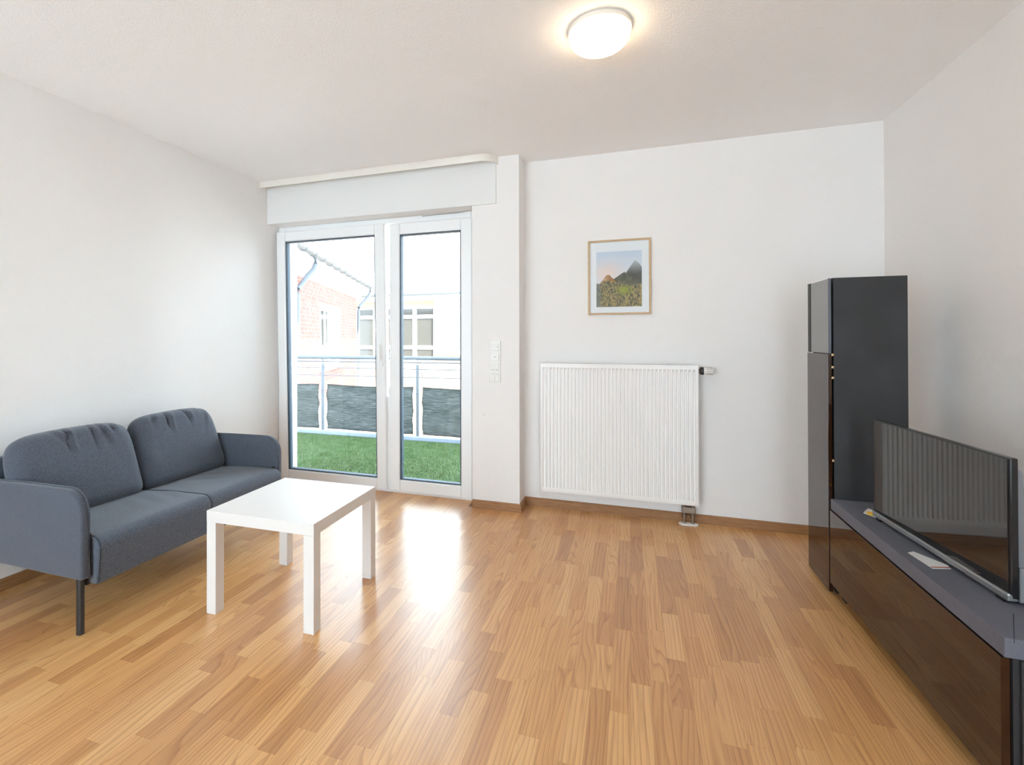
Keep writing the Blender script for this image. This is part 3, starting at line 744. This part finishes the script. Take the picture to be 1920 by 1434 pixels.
for a in ((wy1-.12, wy1, wz0, wz1), (wy0, wy1, wz1-.12, wz1), (wy0, wy1, wz0, wz0+.12), (wy0+.95, wy0+1.12, wz0, wz1), (wy0, wy1, wz0+.28, wz0+.40)): box(bm, -.09, -.03, a[0], a[1], a[2], a[3])
ob('window_bar', LB(bm), 'whiterender', wn_)
ob('pane', LB(bxm(-.075, -.06, wy0+.1, wy1-.1, wz0+.1, wz1-.1)), 'pane', wn_)
bm = B()
for y0 in (wy0+.16, wy0+.55, wy0+1.15, wy0+1.6): prism(bm, [(y0, wz0+.4), (y0+.22, wz0+.4), (y0+.12, wz1-.12), (y0, wz1-.12)], 0, -.059, -.055)
ob('curtain', LB(bm), 'curtain', wn_)
ob('sill', LB(bxm(-.05, .06, wy0-.05, wy1+.05, wz0-.09, wz0)), 'whiterender', wn_)
ob('soffit', LB(prism(B(), [(-.30, ZT), (0.0, ZT), (.27, 2.70), (.27, 2.86), (-.30, 2.86)], 1, -.2, LEN+.5)), 'whiterender', bh)
bm = B()
for k in range(9):
    a0, a1 = pi+k*pi/9, pi+(k+1)*pi/9
    prism(bm, [(.35+.085*cos(a0), 2.87+.085*sin(a0)), (.35+.085*cos(a1), 2.87+.085*sin(a1)), (.35+.079*cos(a1), 2.87+.079*sin(a1)), (.35+.079*cos(a0), 2.87+.079*sin(a0))], 1, -.2, LEN+.55)
gu = ob('gutter', LB(bm), 'galv2', bh)
for k in range(12):
    y = .1+k*.62
    bm = tube(B(), [(.35+.09*cos(a), y, 2.87+.09*sin(a)) for a in [pi+j*pi/8 for j in range(9)]], .012, 6); ob('bracket', LB(bm), 'galv', gu, smooth=True)
for y, x in ((1.55, .30), (LEN+.40, .33)):
    yb_ = 1.30 if y < 3 else LEN+.06
    bm = tube(B(), [(x+.03, y, 2.80), (x+.03, y, 2.66), (x-.0, y-.02, 2.56), (x-.10, y-.06, 2.44), (.10, (y+yb_)/2, 2.26), (.06, yb_, 2.16), (.055, yb_, 2.06), (.055, yb_, -3)], .05, 12)
    ob('downpipe', LB(bm), 'galv', bh, smooth='auto')
bm = prism(B(), [(.37, 2.90), (-4.2, 5.0), (-4.2, 4.85), (.34, 2.80)], 1, -.2, LEN+.5); rf = ob('roof', LB(bm), 'rooftile', bh)
bm = B()
for k in range(26):
    y = -.2+.3*k; prism(bm, [(.37, 2.915), (-4.2, 5.015), (-4.2, 5.0), (.37, 2.90)], 1, y, y+.16)
ob('tile_course', LB(bm), 'rooftile', rf)

# cream house at the back
CYF = 17.2
ch = empty('cream_house', (-5.5, CYF, -3)); tag(ch, 'cream rendered house with wide white-framed window and pale roof beyond the balcony', 'house')
X0c, X1c, XS = -13.5, 1.5, -6.78
bm = B(); WXa, WXb, WZa, WZb = -10.2, -6.83, .30, 2.40
for a in ((X0c, WXa, -3, 2.62), (WXb, XS, -3, 2.62), (WXa, WXb, -3, WZa), (WXa, WXb, WZb, 2.62)): box(bm, a[0], a[1], CYF, CYF+.3, a[2], a[3])
ob('wall', bm, 'render', ch)
ob('white_bay', bxm(XS, X1c, CYF-.25, CYF+.3, .62, 2.62), 'whiterender', ch)
ob('bay_base', bxm(XS, X1c, CYF-.05, CYF+.3, -3, .62), 'render', ch)
nbay = 4; wbay = (WXb-WXa)/nbay
wf = ob('window', bxm(WXa, WXb, CYF+.05, CYF+.12, WZb-.07, WZb), 'whiterender', ch)
for k in range(nbay+1): x = WXa+k*wbay; ob('mullion', bxm(x-.075, x+.075, CYF+.03, CYF+.13, WZa, WZb-.07), 'whiterender', wf)
for z in (WZa, .80, 1.96): ob('transom', bxm(WXa, WXb, CYF+.04, CYF+.13, z, z+.135), 'whiterender', wf)
for k in range(nbay):
    x = WXa+k*wbay
    ob('pane', bxm(x+.05, x+wbay-.05, CYF+.08, CYF+.09, WZa, WZb-.05), 'pane', wf)
ob('blind', bxm(WXa+.1, WXb-.1, CYF+.6, CYF+.62, WZa, WZb), 'curtain', ch)
ob('eaves', bxm(X0c, X1c, CYF-.45, CYF+.3, 2.62, 2.78), 'whiterender', ch)
ob('gutter', tube(B(), [(X0c, CYF-.50, 2.84), (X1c, CYF-.50, 2.84)], .07, 10), 'galv2', ch, smooth='auto')
rf = ob('roof', prism(B(), [(CYF-.52, 2.90), (CYF+5, 6.2), (CYF+5, 6.0), (CYF-.40, 2.80)], 0, X0c, X1c), 'rooftile', ch)
for k in range(12):
    y = CYF-.5+k*.42; z = 2.90+(y-CYF+.52)*(3.3/5.52)
    ob('tile_row', prism(B(), [(y, z), (y+.40, z+.24), (y+.40, z+.262), (y, z+.045)], 0, X0c, X1c), 'rooftile', rf)
struct('ground', bxm(-40, 30, YO+.4, 60, -3.2, -3.0), 'concrete', 'pale ground of the courtyard below the balcony', 'ground')
for o in list(S.objects):
    if '_inv' in o: del o['_inv']
